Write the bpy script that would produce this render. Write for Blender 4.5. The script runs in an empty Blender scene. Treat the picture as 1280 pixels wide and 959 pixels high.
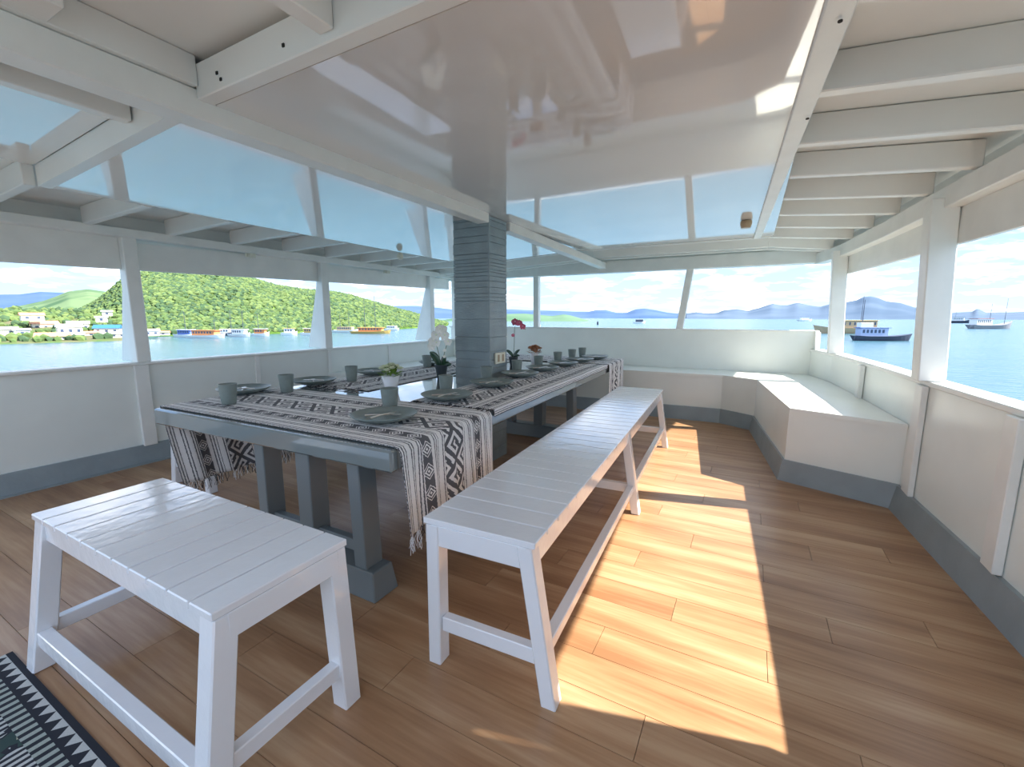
import bpy, bmesh, math, random
from mathutils import Vector, Matrix, noise
random.seed(7)
S = bpy.context.scene
COL = S.collection
R = math.radians

# ------------------------------------------------------------ camera
F_PX, YAW, PITCH, CAM_H = 545.0, 28.55, 8.71, 1.25
cd = bpy.data.cameras.new('camera'); cam = bpy.data.objects.new('camera', cd); COL.objects.link(cam)
cam.location = (0, 0, CAM_H); cam.rotation_euler = (R(90-PITCH), 0, R(YAW))
cd.sensor_width = 36; cd.lens = 36*F_PX/1280; cd.clip_end = 8000; cd.clip_start = .02
S.camera = cam

# ------------------------------------------------------------ world, sun, exposure
SUN = Vector((1.0, .27, 1.0)).normalized()
w = bpy.data.worlds.new('sky'); S.world = w; w.use_nodes = True
nt = w.node_tree; nt.nodes.clear(); L = nt.links
def wn(t, **k):
    n = nt.nodes.new(t)
    for a, b in k.items(): setattr(n, a, b)
    return n
out = wn('ShaderNodeOutputWorld'); bg = wn('ShaderNodeBackground'); tc = wn('ShaderNodeTexCoord')
sep = wn('ShaderNodeSeparateXYZ'); L.new(tc.outputs['Generated'], sep.inputs[0])
ramp = wn('ShaderNodeValToRGB'); L.new(sep.outputs[2], ramp.inputs[0])
e = ramp.color_ramp; e.elements[0].position = 0; e.elements[0].color = (.235, .30, .375, 1)
e.elements[1].position = 1; e.elements[1].color = (.11, .19, .36, 1)
x = e.elements.new(.12); x.color = (.17, .25, .37, 1); x = e.elements.new(.35); x.color = (.15, .24, .40, 1)
den = wn('ShaderNodeMath', operation='ADD'); L.new(sep.outputs[2], den.inputs[0]); den.inputs[1].default_value = .16
mxd = wn('ShaderNodeMath', operation='MAXIMUM'); L.new(den.outputs[0], mxd.inputs[0]); mxd.inputs[1].default_value = .05
vd = wn('ShaderNodeVectorMath', operation='DIVIDE'); L.new(tc.outputs['Generated'], vd.inputs[0])
cmb = wn('ShaderNodeCombineXYZ')
for i in range(2): L.new(mxd.outputs[0], cmb.inputs[i])
cmb.inputs[2].default_value = 1; L.new(cmb.outputs[0], vd.inputs[1])
sc = wn('ShaderNodeVectorMath', operation='MULTIPLY'); L.new(vd.outputs[0], sc.inputs[0]); sc.inputs[1].default_value = (1, 1, 6)
nz = wn('ShaderNodeTexNoise'); nz.inputs['Scale'].default_value = 2.3; nz.inputs['Detail'].default_value = 9
nz.inputs['Roughness'].default_value = .58; nz.inputs['Distortion'].default_value = .3; L.new(sc.outputs[0], nz.inputs['Vector'])
cr = wn('ShaderNodeValToRGB'); L.new(nz.outputs['Fac'], cr.inputs[0])
cr.color_ramp.elements[0].position = .46; cr.color_ramp.elements[0].color = (0, 0, 0, 1)
cr.color_ramp.elements[1].position = .65; cr.color_ramp.elements[1].color = (1, 1, 1, 1)
nz2 = wn('ShaderNodeTexNoise'); nz2.inputs['Scale'].default_value = 4.2; nz2.inputs['Detail'].default_value = 5; L.new(sc.outputs[0], nz2.inputs['Vector'])
cc = wn('ShaderNodeValToRGB'); L.new(nz2.outputs['Fac'], cc.inputs[0])
cc.color_ramp.elements[0].position = .42; cc.color_ramp.elements[0].color = (.27, .31, .37, 1)
cc.color_ramp.elements[1].position = .68; cc.color_ramp.elements[1].color = (1.05, 1.03, 1.0, 1)
mx = wn('ShaderNodeMix', data_type='RGBA'); L.new(cr.outputs[0], mx.inputs[0]); L.new(ramp.outputs[0], mx.inputs[6]); L.new(cc.outputs[0], mx.inputs[7])
L.new(mx.outputs[2], bg.inputs[0]); bg.inputs[1].default_value = .95; L.new(bg.outputs[0], out.inputs[0])
sl = bpy.data.lights.new('sun', 'SUN'); sl.energy = 3.2; sl.angle = R(.6); sl.color = (1, .93, .82)
so = bpy.data.objects.new('sun', sl); COL.objects.link(so); so.rotation_euler = SUN.to_track_quat('Z', 'Y').to_euler(); so.location = (8, 3, 9)
vs = S.view_settings; vs.view_transform = 'Standard'; vs.look = 'None'; vs.gamma = 1; vs.exposure = 2.12; vs.use_curve_mapping = False

# ------------------------------------------------------------ materials
def mat(name, col, rough=.5, metal=0, ior=1.5, coat=0, coat_ior=1.5, bump=None, vary=None):
    """bump=(scale, strength[, stretch]); vary=(scale, amount)"""
    m = bpy.data.materials.new(name); m.use_nodes = True; t = m.node_tree; b = t.nodes['Principled BSDF']
    b.inputs['Base Color'].default_value = (*col, 1); b.inputs['Roughness'].default_value = rough
    b.inputs['Metallic'].default_value = metal; b.inputs['IOR'].default_value = ior
    b.inputs['Coat Weight'].default_value = coat; b.inputs['Coat IOR'].default_value = coat_ior; b.inputs['Coat Roughness'].default_value = .03
    if bump or vary:
        g = t.nodes.new('ShaderNodeNewGeometry')
    if bump:
        n = t.nodes.new('ShaderNodeTexNoise'); n.inputs['Scale'].default_value = bump[0]; n.inputs['Detail'].default_value = 4
        mp = t.nodes.new('ShaderNodeMapping'); t.links.new(g.outputs['Position'], mp.inputs[0])
        if len(bump) > 2: mp.inputs['Scale'].default_value = bump[2]
        t.links.new(mp.outputs[0], n.inputs['Vector'])
        bp = t.nodes.new('ShaderNodeBump'); bp.inputs['Strength'].default_value = bump[1]; bp.inputs['Distance'].default_value = .01
        t.links.new(n.outputs['Fac'], bp.inputs['Height']); t.links.new(bp.outputs[0], b.inputs['Normal'])
        t.links.new(bp.outputs[0], b.inputs['Coat Normal'])
    if vary:
        n = t.nodes.new('ShaderNodeTexNoise'); n.inputs['Scale'].default_value = vary[0]; n.inputs['Detail'].default_value = 5
        t.links.new(g.outputs['Position'], n.inputs['Vector'])
        r = t.nodes.new('ShaderNodeValToRGB'); t.links.new(n.outputs['Fac'], r.inputs[0])
        r.color_ramp.elements[0].position = .3; r.color_ramp.elements[1].position = .7
        r.color_ramp.elements[0].color = (*[max(0, c*(1-vary[1])) for c in col], 1)
        r.color_ramp.elements[1].color = (*[min(1, c*(1+vary[1]*.4)) for c in col], 1)
        t.links.new(r.outputs[0], b.inputs['Base Color'])
    return m
M = {}
M['wall'] = mat('white_wall_paint', (.90, .93, .875), .28, bump=(3, .15), vary=(2.5, .05))
M['wood'] = mat('white_painted_wood', (.91, .91, .86), .35, bump=(14, .25), vary=(5, .06))
M['roof'] = mat('white_roof_boards', (.91, .90, .85), .3, bump=(6, .2), vary=(2, .05))
M['gloss'] = mat('glossy_ceiling_paint', (.86, .82, .78), .07, ior=1.6, coat=1, coat_ior=2.0, bump=(1.3, .10))
M['bench'] = mat('white_bench_gloss', (.90, .90, .91), .16, ior=1.5, coat=.7, coat_ior=1.6, bump=(22, .12))
M['greysk'] = mat('grey_skirting_paint', (.31, .36, .375), .35, bump=(18, .3), vary=(5, .12))
M['table'] = mat('grey_table_paint', (.205, .24, .24), .10, coat=1, coat_ior=1.8, bump=(3, .08))
M['tleg'] = mat('grey_leg_paint', (.185, .215, .225), .3)
M['pillar'] = mat('grey_pillar_paint', (.25, .31, .325), .28, coat=.3, bump=(60, .35, (.5, .5, 3)), vary=(8, .15))
M['hole'] = mat('dark_gap', (.03, .025, .02), .8)
M['ceramic'] = mat('sage_grey_ceramic', (.235, .28, .26), .38, vary=(40, .08))
M['white_cer'] = mat('white_ceramic', (.85, .86, .88), .2)
M['darkpot'] = mat('dark_grey_pot', (.07, .085, .095), .35)
M['steel'] = mat('brushed_steel', (.75, .72, .68), .3, metal=1)
M['leaf'] = mat('dark_green_leaf', (.02, .075, .03), .3, coat=.5, vary=(30, .3))
M['leaf2'] = mat('fresh_green_leaf', (.25, .42, .06), .5, vary=(40, .4))
M['cream'] = mat('cream_petals', (.85, .87, .62), .6)
M['petal'] = mat('white_orchid_petals', (.95, .92, .83), .55)
M['pink'] = mat('pink_orchid_petals', (.72, .14, .24), .55)
M['pinkp'] = mat('pale_pink_petals', (.85, .62, .66), .55)
M['orange'] = mat('dusty_orange_petals', (.62, .30, .16), .6, vary=(50, .3))
M['stem'] = mat('brown_green_stem', (.16, .17, .08), .6)
M['plast'] = mat('cream_plastic', (.82, .80, .66), .35)
M['brown'] = mat('tan_plastic', (.45, .33, .20), .4)
M['thread'] = mat('white_thread', (.80, .78, .77), .9)
M['thread_d'] = mat('black_thread', (.04, .04, .045), .9)
M['black'] = mat('black_rubber', (.02, .02, .02), .6)

class NB:                                # tiny helper for math node graphs
    def __init__(s, m): s.t = m.node_tree
    def v(s, a, n, i):
        if isinstance(a, (int, float)): n.inputs[i].default_value = a
        else: s.t.links.new(a, n.inputs[i])
    def m(s, op, a, b=0, c=None):
        n = s.t.nodes.new('ShaderNodeMath'); n.operation = op; s.v(a, n, 0)
        if op not in ('ABSOLUTE', 'FRACT', 'FLOOR', 'SINE'): s.v(b, n, 1)
        if c is not None: s.v(c, n, 2)
        return n.outputs[0]
    def band(s, u, lo, hi): return s.m('MULTIPLY', s.m('GREATER_THAN', u, lo), s.m('LESS_THAN', u, hi))
    def mix(s, f, a, b):
        n = s.t.nodes.new('ShaderNodeMix'); n.data_type = 'RGBA'
        s.v(f, n, 0)
        for q, i in ((a, 6), (b, 7)):
            if isinstance(q, tuple): n.inputs[i].default_value = (*q, 1)
            else: s.t.links.new(q, n.inputs[i])
        return n.outputs[2]
    def mixf(s, f, a, b): return s.m('ADD', s.m('MULTIPLY', s.m('SUBTRACT', 1, f), a), s.m('MULTIPLY', f, b))
    def noise(s, vec, scale, detail=3):
        n = s.t.nodes.new('ShaderNodeTexNoise'); n.inputs['Scale'].default_value = scale; n.inputs['Detail'].default_value = detail
        s.t.links.new(vec, n.inputs['Vector']); return n.outputs['Fac']

def ikat():
    m = bpy.data.materials.new('woven_black_white_cloth'); m.use_nodes = True; b = m.node_tree.nodes['Principled BSDF']
    b.inputs['Roughness'].default_value = .9; n = NB(m)
    uv = m.node_tree.nodes.new('ShaderNodeUVMap'); uv.uv_map = 'UVMap'
    sp = m.node_tree.nodes.new('ShaderNodeSeparateXYZ'); m.node_tree.links.new(uv.outputs[0], sp.inputs[0])
    jit = n.noise(uv.outputs[0], 90, 1)
    j = n.m('MULTIPLY', n.m('SUBTRACT', jit, .5), .006)
    u = n.m('ADD', sp.outputs[0], j); v = n.m('ADD', sp.outputs[1], j)
    # u runs 0..0.75 across the width. thin stripes, two small-motif bands, one wide band of hooked diamonds
    st = n.m('GREATER_THAN', n.m('FRACT', n.m('DIVIDE', u, .0155)), .40)
    wide = n.m('GREATER_THAN', n.m('FRACT', n.m('DIVIDE', u, .054)), .66)
    st = n.m('MAXIMUM', st, wide)
    def motif(c, half, per):
        a = n.m('ABSOLUTE', n.m('DIVIDE', n.m('SUBTRACT', u, c), half))
        f = n.m('MULTIPLY', n.m('ABSOLUTE', n.m('SUBTRACT', n.m('FRACT', n.m('DIVIDE', v, per)), .5)), 3.4)
        d = n.m('ADD', a, f)
        return n.m('MAXIMUM', n.band(d, .55, .85), n.m('MAXIMUM', n.m('LESS_THAN', d, .28), n.band(d, 1.15, 1.32)))
    m1 = motif(.165, .034, .10); m2 = motif(.585, .034, .10)
    # central lattice: crossing diagonals with square hooks
    p = n.m('DIVIDE', n.m('SUBTRACT', u, .375), .078)
    q = n.m('DIVIDE', v, .078)
    A = n.m('FRACT', n.m('MULTIPLY', n.m('ADD', p, q), .5)); B = n.m('FRACT', n.m('MULTIPLY', n.m('SUBTRACT', q, p), .5))
    sa = n.m('ABSOLUTE', n.m('SUBTRACT', A, .5)); sb = n.m('ABSOLUTE', n.m('SUBTRACT', B, .5))
    cheb = n.m('MAXIMUM', sa, sb)
    ring = n.m('MAXIMUM', n.band(cheb, .25, .40), n.band(cheb, .0, .12))
    gap = n.m('MULTIPLY', n.band(A, .5, .68), n.m('LESS_THAN', B, .5))      # opens every ring into a hook
    hook = n.m('MULTIPLY', n.band(A, .42, .52), n.band(B, .1, .5))
    ctr = n.m('MAXIMUM', n.m('MULTIPLY', ring, n.m('SUBTRACT', 1, gap)), hook)
    ctr = n.m('MAXIMUM', n.m('SUBTRACT', 1, ctr), 0)
    val = n.mixf(n.band(u, .135, .195), st, m1); val = n.mixf(n.band(u, .555, .615), val, m2)
    val = n.mixf(n.band(u, .297, .453), val, n.m('SUBTRACT', 1, ctr))
    fl = n.noise(uv.outputs[0], 260, 2)
    val = n.m('MULTIPLY', val, n.m('ADD', .75, n.m('MULTIPLY', fl, .4)))
    m.node_tree.links.new(n.mix(val, (.12, .12, .13), (.92, .90, .88)), b.inputs['Base Color'])
    bp = m.node_tree.nodes.new('ShaderNodeBump'); bp.inputs['Strength'].default_value = .35; bp.inputs['Distance'].default_value = .003
    m.node_tree.links.new(fl, bp.inputs['Height']); m.node_tree.links.new(bp.outputs[0], b.inputs['Normal'])
    return m
M['ikat'] = ikat()

def kilim():
    m = bpy.data.materials.new('kilim_weave'); m.use_nodes = True; b = m.node_tree.nodes['Principled BSDF']
    b.inputs['Roughness'].default_value = .95; n = NB(m)
    uv = m.node_tree.nodes.new('ShaderNodeUVMap'); uv.uv_map = 'UVMap'
    sp = m.node_tree.nodes.new('ShaderNodeSeparateXYZ'); m.node_tree.links.new(uv.outputs[0], sp.inputs[0])
    u, v = sp.outputs[0], sp.outputs[1]         # u along the long border, v distance from it
    tri_per = .052
    tri = n.m('MULTIPLY', n.m('ABSOLUTE', n.m('SUBTRACT', n.m('FRACT', n.m('DIVIDE', u, tri_per)), .5)), 2)
    tv = n.m('DIVIDE', n.m('SUBTRACT', v, .018), .034)
    tmask = n.m('MULTIPLY', n.band(v, .018, .052), n.m('GREATER_THAN', tri, tv))
    comb = n.m('MULTIPLY', n.band(v, .062, .108), n.m('GREATER_THAN', n.m('FRACT', n.m('DIVIDE', u, .034)), .5))
    black, white, green, cream, tan = (.018, .020, .028), (.62, .62, .58), (.035, .07, .06), (.50, .48, .33), (.36, .30, .20)
    # field: stepped diamonds
    dz = n.m('ADD', n.m('MULTIPLY', n.m('ABSOLUTE', n.m('SUBTRACT', n.m('FRACT', n.m('DIVIDE', u, .34)), .5)), 2),
             n.m('MULTIPLY', n.m('ABSOLUTE', n.m('SUBTRACT', n.m('FRACT', n.m('DIVIDE', n.m('SUBTRACT', v, .13), .30)), .5)), 2))
    saw = n.m('MULTIPLY', n.m('ABSOLUTE', n.m('SUBTRACT', n.m('FRACT', n.m('DIVIDE', u, .036)), .5)), .28)
    dz = n.m('ADD', dz, saw)
    field = n.mix(n.band(dz, .35, .62), cream, black)
    field = n.mix(n.band(dz, .62, .74), field, tan)
    field = n.mix(n.band(dz, .95, 1.2), field, green)
    field = n.mix(n.m('GREATER_THAN', dz, 1.2), field, black)
    field = n.mix(n.m('MULTIPLY', n.m('GREATER_THAN', dz, 1.3), n.m('GREATER_THAN', n.m('FRACT', n.m('DIVIDE', u, .024)), .5)), field, white)
    c = n.mix(n.m('GREATER_THAN', v, .108), black, field)
    c = n.mix(tmask, c, white); c = n.mix(comb, c, (.42, .46, .40))
    fl = n.noise(uv.outputs[0], 220, 2)
    c = n.mix(n.m('MULTIPLY', fl, .35), c, black)
    m.node_tree.links.new(c, b.inputs['Base Color'])
    return m
M['kilim'] = kilim()

def floor_mat():
    m = bpy.data.materials.new('oak_vinyl_plank'); m.use_nodes = True; t = m.node_tree; b = t.nodes['Principled BSDF']; n = NB(m)
    g = t.nodes.new('ShaderNodeNewGeometry'); oi = t.nodes.new('ShaderNodeObjectInfo')
    mp = t.nodes.new('ShaderNodeMapping'); mp.inputs['Scale'].default_value = (1.0, 9, 1); t.links.new(g.outputs['Position'], mp.inputs[0])
    off = t.nodes.new('ShaderNodeVectorMath'); off.operation = 'ADD'; t.links.new(mp.outputs[0], off.inputs[0])
    cb = t.nodes.new('ShaderNodeCombineXYZ'); rr = n.m('MULTIPLY', oi.outputs['Random'], 1.2); t.links.new(rr, cb.inputs[2]); t.links.new(cb.outputs[0], off.inputs[1])
    a = n.noise(off.outputs[0], 1.1, 6)
    mp2 = t.nodes.new('ShaderNodeMapping'); mp2.inputs['Scale'].default_value = (3, 60, 1); t.links.new(g.outputs['Position'], mp2.inputs[0])
    c = n.noise(mp2.outputs[0], 1.2, 4)
    f = n.m('ADD', n.m('MULTIPLY', a, .8), n.m('MULTIPLY', c, .3))
    f = n.m('ADD', f, n.m('MULTIPLY', n.m('SUBTRACT', oi.outputs['Random'], .5), .06))
    r = t.nodes.new('ShaderNodeValToRGB'); t.links.new(f, r.inputs[0])
    r.color_ramp.elements[0].position = .38; r.color_ramp.elements[0].color = (.30, .150, .072, 1)
    r.color_ramp.elements[1].position = .72; r.color_ramp.elements[1].color = (.55, .35, .20, 1)
    k = r.color_ramp.elements.new(.55); k.color = (.42, .235, .12, 1)
    t.links.new(r.outputs[0], b.inputs['Base Color']); b.inputs['Roughness'].default_value = .30
    bp = t.nodes.new('ShaderNodeBump'); bp.inputs['Strength'].default_value = .12; bp.inputs['Distance'].default_value = .004
    t.links.new(c, bp.inputs['Height']); t.links.new(bp.outputs[0], b.inputs['Normal'])
    return m
M['plank'] = floor_mat()

def sea_mat():
    m = bpy.data.materials.new('turquoise_sea'); m.use_nodes = True; t = m.node_tree; b = t.nodes['Principled BSDF']; n = NB(m)
    g = t.nodes.new('ShaderNodeNewGeometry')
    mp = t.nodes.new('ShaderNodeMapping'); mp.inputs['Scale'].default_value = (1, 1, 1); t.links.new(g.outputs['Position'], mp.inputs[0])
    mp.inputs['Rotation'].default_value = (0, 0, R(30)); mp.inputs['Scale'].default_value = (.3, 1, 1)
    a = n.noise(mp.outputs[0], .16, 8); c = n.noise(mp.outputs[0], .9, 5)
    t.links.new(n.mix(a, (.04, .12, .165), (.085, .18, .23)), b.inputs['Base Color'])
    b.inputs['Roughness'].default_value = .22; b.inputs['IOR'].default_value = 1.33
    bp = t.nodes.new('ShaderNodeBump'); bp.inputs['Strength'].default_value = .8; bp.inputs['Distance'].default_value = .5
    t.links.new(c, bp.inputs['Height']); t.links.new(bp.outputs[0], b.inputs['Normal'])
    return m
M['sea'] = sea_mat()

# ------------------------------------------------------------ helpers
def box(bm, x0, x1, y0, y1, z0, z1, mtx=None):
    v = [Vector((x, y, z)) for z in (z0, z1) for x, y in ((x0, y0), (x1, y0), (x1, y1), (x0, y1))]
    if mtx: v = [mtx @ p for p in v]
    v = [bm.verts.new(p) for p in v]
    for f in ((3, 2, 1, 0), (4, 5, 6, 7), (0, 1, 5, 4), (1, 2, 6, 5), (2, 3, 7, 6), (3, 0, 4, 7)): bm.faces.new([v[i] for i in f])
def hexa(bm, lo, hi):
    """lo, hi: four points each, same winding (counter-clockwise seen from hi)"""
    v = [bm.verts.new(p) for p in list(lo)+list(hi)]
    for f in ((3, 2, 1, 0), (4, 5, 6, 7), (0, 1, 5, 4), (1, 2, 6, 5), (2, 3, 7, 6), (3, 0, 4, 7)): bm.faces.new([v[i] for i in f])
def stick(bm, a, b, wx, wy):
    """leg: horizontal section wx * wy around a (bottom) and b (top)"""
    q = ((-1, -1), (1, -1), (1, 1), (-1, 1))
    hexa(bm, [Vector(a)+Vector((i*wx/2, j*wy/2, 0)) for i, j in q], [Vector(b)+Vector((i*wx/2, j*wy/2, 0)) for i, j in q])
def bar(bm, a, b, w, h):
    """horizontal-ish member from a to b, w wide, h high, centred"""
    a, b = Vector(a), Vector(b); d = (b-a).normalized(); s = d.cross(Vector((0, 0, 1))).normalized()*w/2; u = s.cross(d).normalized()*h/2
    hexa(bm, [a-s-u, a+s-u, a+s+u, a-s+u], [b-s-u, b+s-u, b+s+u, b-s+u])
def prism(bm, pts, z0, z1):
    n = len(pts); lo = [bm.verts.new((p[0], p[1], z0)) for p in pts]; hi = [bm.verts.new((p[0], p[1], z1)) for p in pts]
    bm.faces.new(lo[::-1]); bm.faces.new(hi)
    for i in range(n): bm.faces.new((lo[i], lo[(i+1) % n], hi[(i+1) % n], hi[i]))
def lathe(bm, prof, seg=24, c=(0, 0, 0)):
    rings = []
    for r, z in prof:
        rings.append([bm.verts.new((c[0]+r*math.cos(2*math.pi*i/seg), c[1]+r*math.sin(2*math.pi*i/seg), c[2]+z)) for i in range(seg)])
    for a, b in zip(rings, rings[1:]):
        for i in range(seg): bm.faces.new((a[i], a[(i+1) % seg], b[(i+1) % seg], b[i]))
    bm.faces.new(rings[0][::-1]); bm.faces.new(rings[-1])
def tube(bm, pts, r, seg=6):
    pts = [Vector(p) for p in pts]; rings = []
    for i, p in enumerate(pts):
        d = (pts[min(i+1, len(pts)-1)]-pts[max(i-1, 0)]).normalized()
        s = d.cross(Vector((0, 0, 1)) if abs(d.z) < .9 else Vector((1, 0, 0))).normalized(); t = d.cross(s)
        rr = r[i] if isinstance(r, (list, tuple)) else r
        rings.append([bm.verts.new(p+s*rr*math.cos(2*math.pi*k/seg)+t*rr*math.sin(2*math.pi*k/seg)) for k in range(seg)])
    for a, b in zip(rings, rings[1:]):
        for i in range(seg): bm.faces.new((a[i], a[(i+1) % seg], b[(i+1) % seg], b[i]))
    bm.faces.new(rings[0][::-1]); bm.faces.new(rings[-1])
def NEW(): return bmesh.new()
def link(name, me, m=None, parent=None):
    o = bpy.data.objects.new(name, me); COL.objects.link(o)
    if m and not me.materials: me.materials.append(m)
    if parent: o.parent = parent
    return o
def obj(name, bm, m, parent=None, bevel=0, smooth=False, fix=True):
    if fix: bmesh.ops.recalc_face_normals(bm, faces=bm.faces)
    if bevel: bmesh.ops.bevel(bm, geom=list(bm.edges), offset=bevel, segments=1, affect='EDGES', clamp_overlap=True)
    me = bpy.data.meshes.new(name); bm.to_mesh(me); bm.free()
    if smooth:
        for p in me.polygons: p.use_smooth = True
    return link(name, me, m, parent)
def tag(o, label=None, cat=None, group=None, kind=None):
    if label: o['label'] = label
    if cat: o['category'] = cat
    if group: o['group'] = group
    if kind: o['kind'] = kind
    return o
def thing(name, label, cat, loc=(0, 0, 0), rz=0, group=None):
    o = bpy.data.objects.new(name, None); COL.objects.link(o); o.location = loc; o.rotation_euler = (0, 0, rz); o.empty_display_size = .1
    return tag(o, label, cat, group)
def struct(name, bm, m, bevel=0): return tag(obj(name, bm, m, None, bevel), kind='structure')
def one(fn, *a, **k):
    bm = NEW(); fn(bm, *a, **k); return bm
def dup(root, loc, rz, label):
    r = root.copy(); COL.objects.link(r); r.location = loc; r.rotation_euler = (0, 0, rz); r['label'] = label
    for ch in list(root.children):
        c = ch.copy(); COL.objects.link(c); c.parent = r
        for g in list(ch.children):
            d = g.copy(); COL.objects.link(d); d.parent = c
    return r
FW = Vector((-math.sin(R(YAW))*math.cos(R(PITCH)), math.cos(R(YAW))*math.cos(R(PITCH)), -math.sin(R(PITCH))))
RT = Vector((math.cos(R(YAW)), math.sin(R(YAW)), 0)); UP = RT.cross(FW)
def azel(px, py):
    """compass direction (unit, horizontal) and slope of the sight line through a photo pixel: used to survey far hills and boats"""
    d = FW + RT*((px-640)/F_PX) - UP*((py-479.5)/F_PX)
    h = math.hypot(d.x, d.y); return Vector((d.x/h, d.y/h, 0)), d.z/h
SEA = -5.5
def sea_at(px, py):
    a, s = azel(px, py); dist = (SEA-CAM_H)/s; return a*dist, dist

# ------------------------------------------------------------ floor
XL, XR = -4.53, 1.0                 # inner faces of the side walls
fl = struct('floor', one(box, -4.75, 1.25, -2.6, 6.3, -.12, -.012), M['hole'])
PW, PL_ = .165, 1.15
cache = {}
row = 0; y = -1.872
while y < 5.75:
    x0 = -1.585 - 3*PL_ + (0, .575, .23, .8)[row % 4]
    while x0 > XL: x0 -= PL_
    while x0 < 1.14:
        a, b = max(x0, XL), min(x0+PL_, 1.14)
        if b-a > .02:
            k = (round(b-a, 3))
            if k not in cache:
                bm = NEW(); g = .0010
                hexa(bm, [Vector(p) for p in ((g*.3, g*.3, -.012), (b-a-g*.3, g*.3, -.012), (b-a-g*.3, PW-g*.3, -.012), (g*.3, PW-g*.3, -.012))],
                     [Vector(p) for p in ((g, g, 0), (b-a-g, g, 0), (b-a-g, PW-g, 0), (g, PW-g, 0))])
                me = bpy.data.meshes.new('plank'); bm.to_mesh(me); bm.free(); me.materials.append(M['plank']); cache[k] = me
            o = link('plank', cache[k], None, fl); o.location = (a, y, 0)
        x0 += PL_
    y += PW; row += 1

# ------------------------------------------------------------ left wall
wl = struct('wall_left', one(box, XL-.05, XL, -2.6, 6.2, 0, .845), M['wall'])
obj('rail_cap', one(box, XL-.10, XL+.035, -2.6, 6.2, .845, .87), M['wood'], wl, .006)
for y in (.3, 1.72, 2.72, 3.62, 4.64):
    wd = .10 if y in (1.72,) else .05
    obj('wall_rib', one(box, XL, XL+(.035 if wd > .06 else .02), y-wd/2, y+wd/2, .15, .845), M['wood'], wl, .004)
bm = NEW(); hexa(bm, [Vector((XL, -2.6, 0)), Vector((XL+.045, -2.6, 0)), Vector((XL+.045, 5.9, 0)), Vector((XL, 5.9, 0))],
                 [Vector((XL, -2.6, .16)), Vector((XL+.022, -2.6, .16)), Vector((XL+.022, 5.9, .16)), Vector((XL, 5.9, .16))])
struct('baseboard_left', bm, M['greysk'])
struct('trim_1', one(box, XL+.045, XL+.062, -2.6, 3.55, 0, .014), M['greysk'])
def post(name, parent, x, y, z0, z1, w=.1, d=.1, lean=0, fin=None, m='wood'):
    bm = NEW(); stick(bm, (x, y, z0), (x+lean, y, z1), w, d); o = obj(name, bm, M[m], parent, .006)
    if fin:                    # tapering outer board that steadies the post against the bulwark
        s, dep = fin
        bm = NEW(); xo = x+s*w/2
        hexa(bm, [Vector((xo, y-.02, z0)), Vector((xo+s*dep, y-.02, z0)), Vector((xo+s*dep, y+.02, z0)), Vector((xo, y+.02, z0))],
             [Vector((xo, y-.02, z1-.22)), Vector((xo+s*.02, y-.02, z1-.22)), Vector((xo+s*.02, y+.02, z1-.22)), Vector((xo, y+.02, z1-.22))])
        obj('post_brace', bm, M['wood'], parent, .003)
for y in (-.2, 1.75, 3.62, 5.62): post('post', wl, XL-.03, y, .87, 1.90, .11, .10, fin=(-1, .26))
bm = NEW()                          # header boards hanging between the posts, rising a little towards the bow
for a, b in ((-.2, 1.75), (1.75, 3.62), (3.62, 5.62), (5.62, 6.2)):
    za, zb = 1.605+.017*max(a, 0), 1.605+.017*b
    hb = NEW(); hexa(hb, [Vector((XL-.07, a+.05, za)), Vector((XL-.04, a+.05, za)), Vector((XL-.04, b-.05, zb)), Vector((XL-.07, b-.05, zb))],
                  [Vector((XL-.07, a+.05, 1.86)), Vector((XL-.04, a+.05, 1.86)), Vector((XL-.04, b-.05, 1.90)), Vector((XL-.07, b-.05, 1.90))])
    obj('header_board', hb, M['wood'], wl, .003)
bm.free()

# ------------------------------------------------------------ right wall (follows the curve of the hull)
RW = [(1.10, -2.6), (1.09, .6), (1.06, 1.6), (1.015, 2.35), (.93, 3.57), (.88, 4.4), (.77, 5.6), (.64, 6.2)]
def rx(y):
    for (a, b), (c, d) in zip(RW, RW[1:]):
        if b <= y <= d: return a+(c-a)*(y-b)/(d-b)
    return RW[-1][0]
RZ = .875
def ribbon(bm, off0, off1, z0, z1, ya=-2.6, yb=6.2, fz=None):
    ys = [p[1] for p in RW if ya < p[1] < yb]; ys = [ya]+ys+[yb]
    V = [[bm.verts.new((rx(yy)+o, yy, (z if not fz else z+fz(yy)))) for o, z in ((off0, z0), (off1, z0), (off1, z1), (off0, z1))] for yy in ys]
    for a, b in zip(V, V[1:]):
        for i in range(4): bm.faces.new((a[i], a[(i+1) % 4], b[(i+1) % 4], b[i]))
    bm.faces.new(V[0][::-1]); bm.faces.new(V[-1])
wr = struct('wall_right', one(ribbon, 0, .05, 0, RZ-.03), M['wall'])
obj('rail_cap', one(ribbon, -.012, .115, RZ-.03, RZ), M['wood'], wr, .005)
for y in (.7, 2.52, 4.62):
    bm = NEW(); x = rx(y); box(bm, x-.035, x, y-.055, y+.055, .17 if y < 3 else .57, RZ-.03); obj('wall_rib', bm, M['wood'], wr, .004)
bm = NEW(); V = []
for yy in [-2.6]+[p[1] for p in RW[1:4]]+[3.57]:
    x = rx(yy); V.append([bm.verts.new(p) for p in ((x, yy, 0), (x-.05, yy, 0), (x-.022, yy, .165), (x, yy, .165))])
for a, b in zip(V, V[1:]):
    for i in range(4): bm.faces.new((a[i], a[(i+1) % 4], b[(i+1) % 4], b[i]))
bm.faces.new(V[0]); bm.faces.new(V[-1][::-1])
struct('baseboard_right', bm, M['greysk'])
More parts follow.
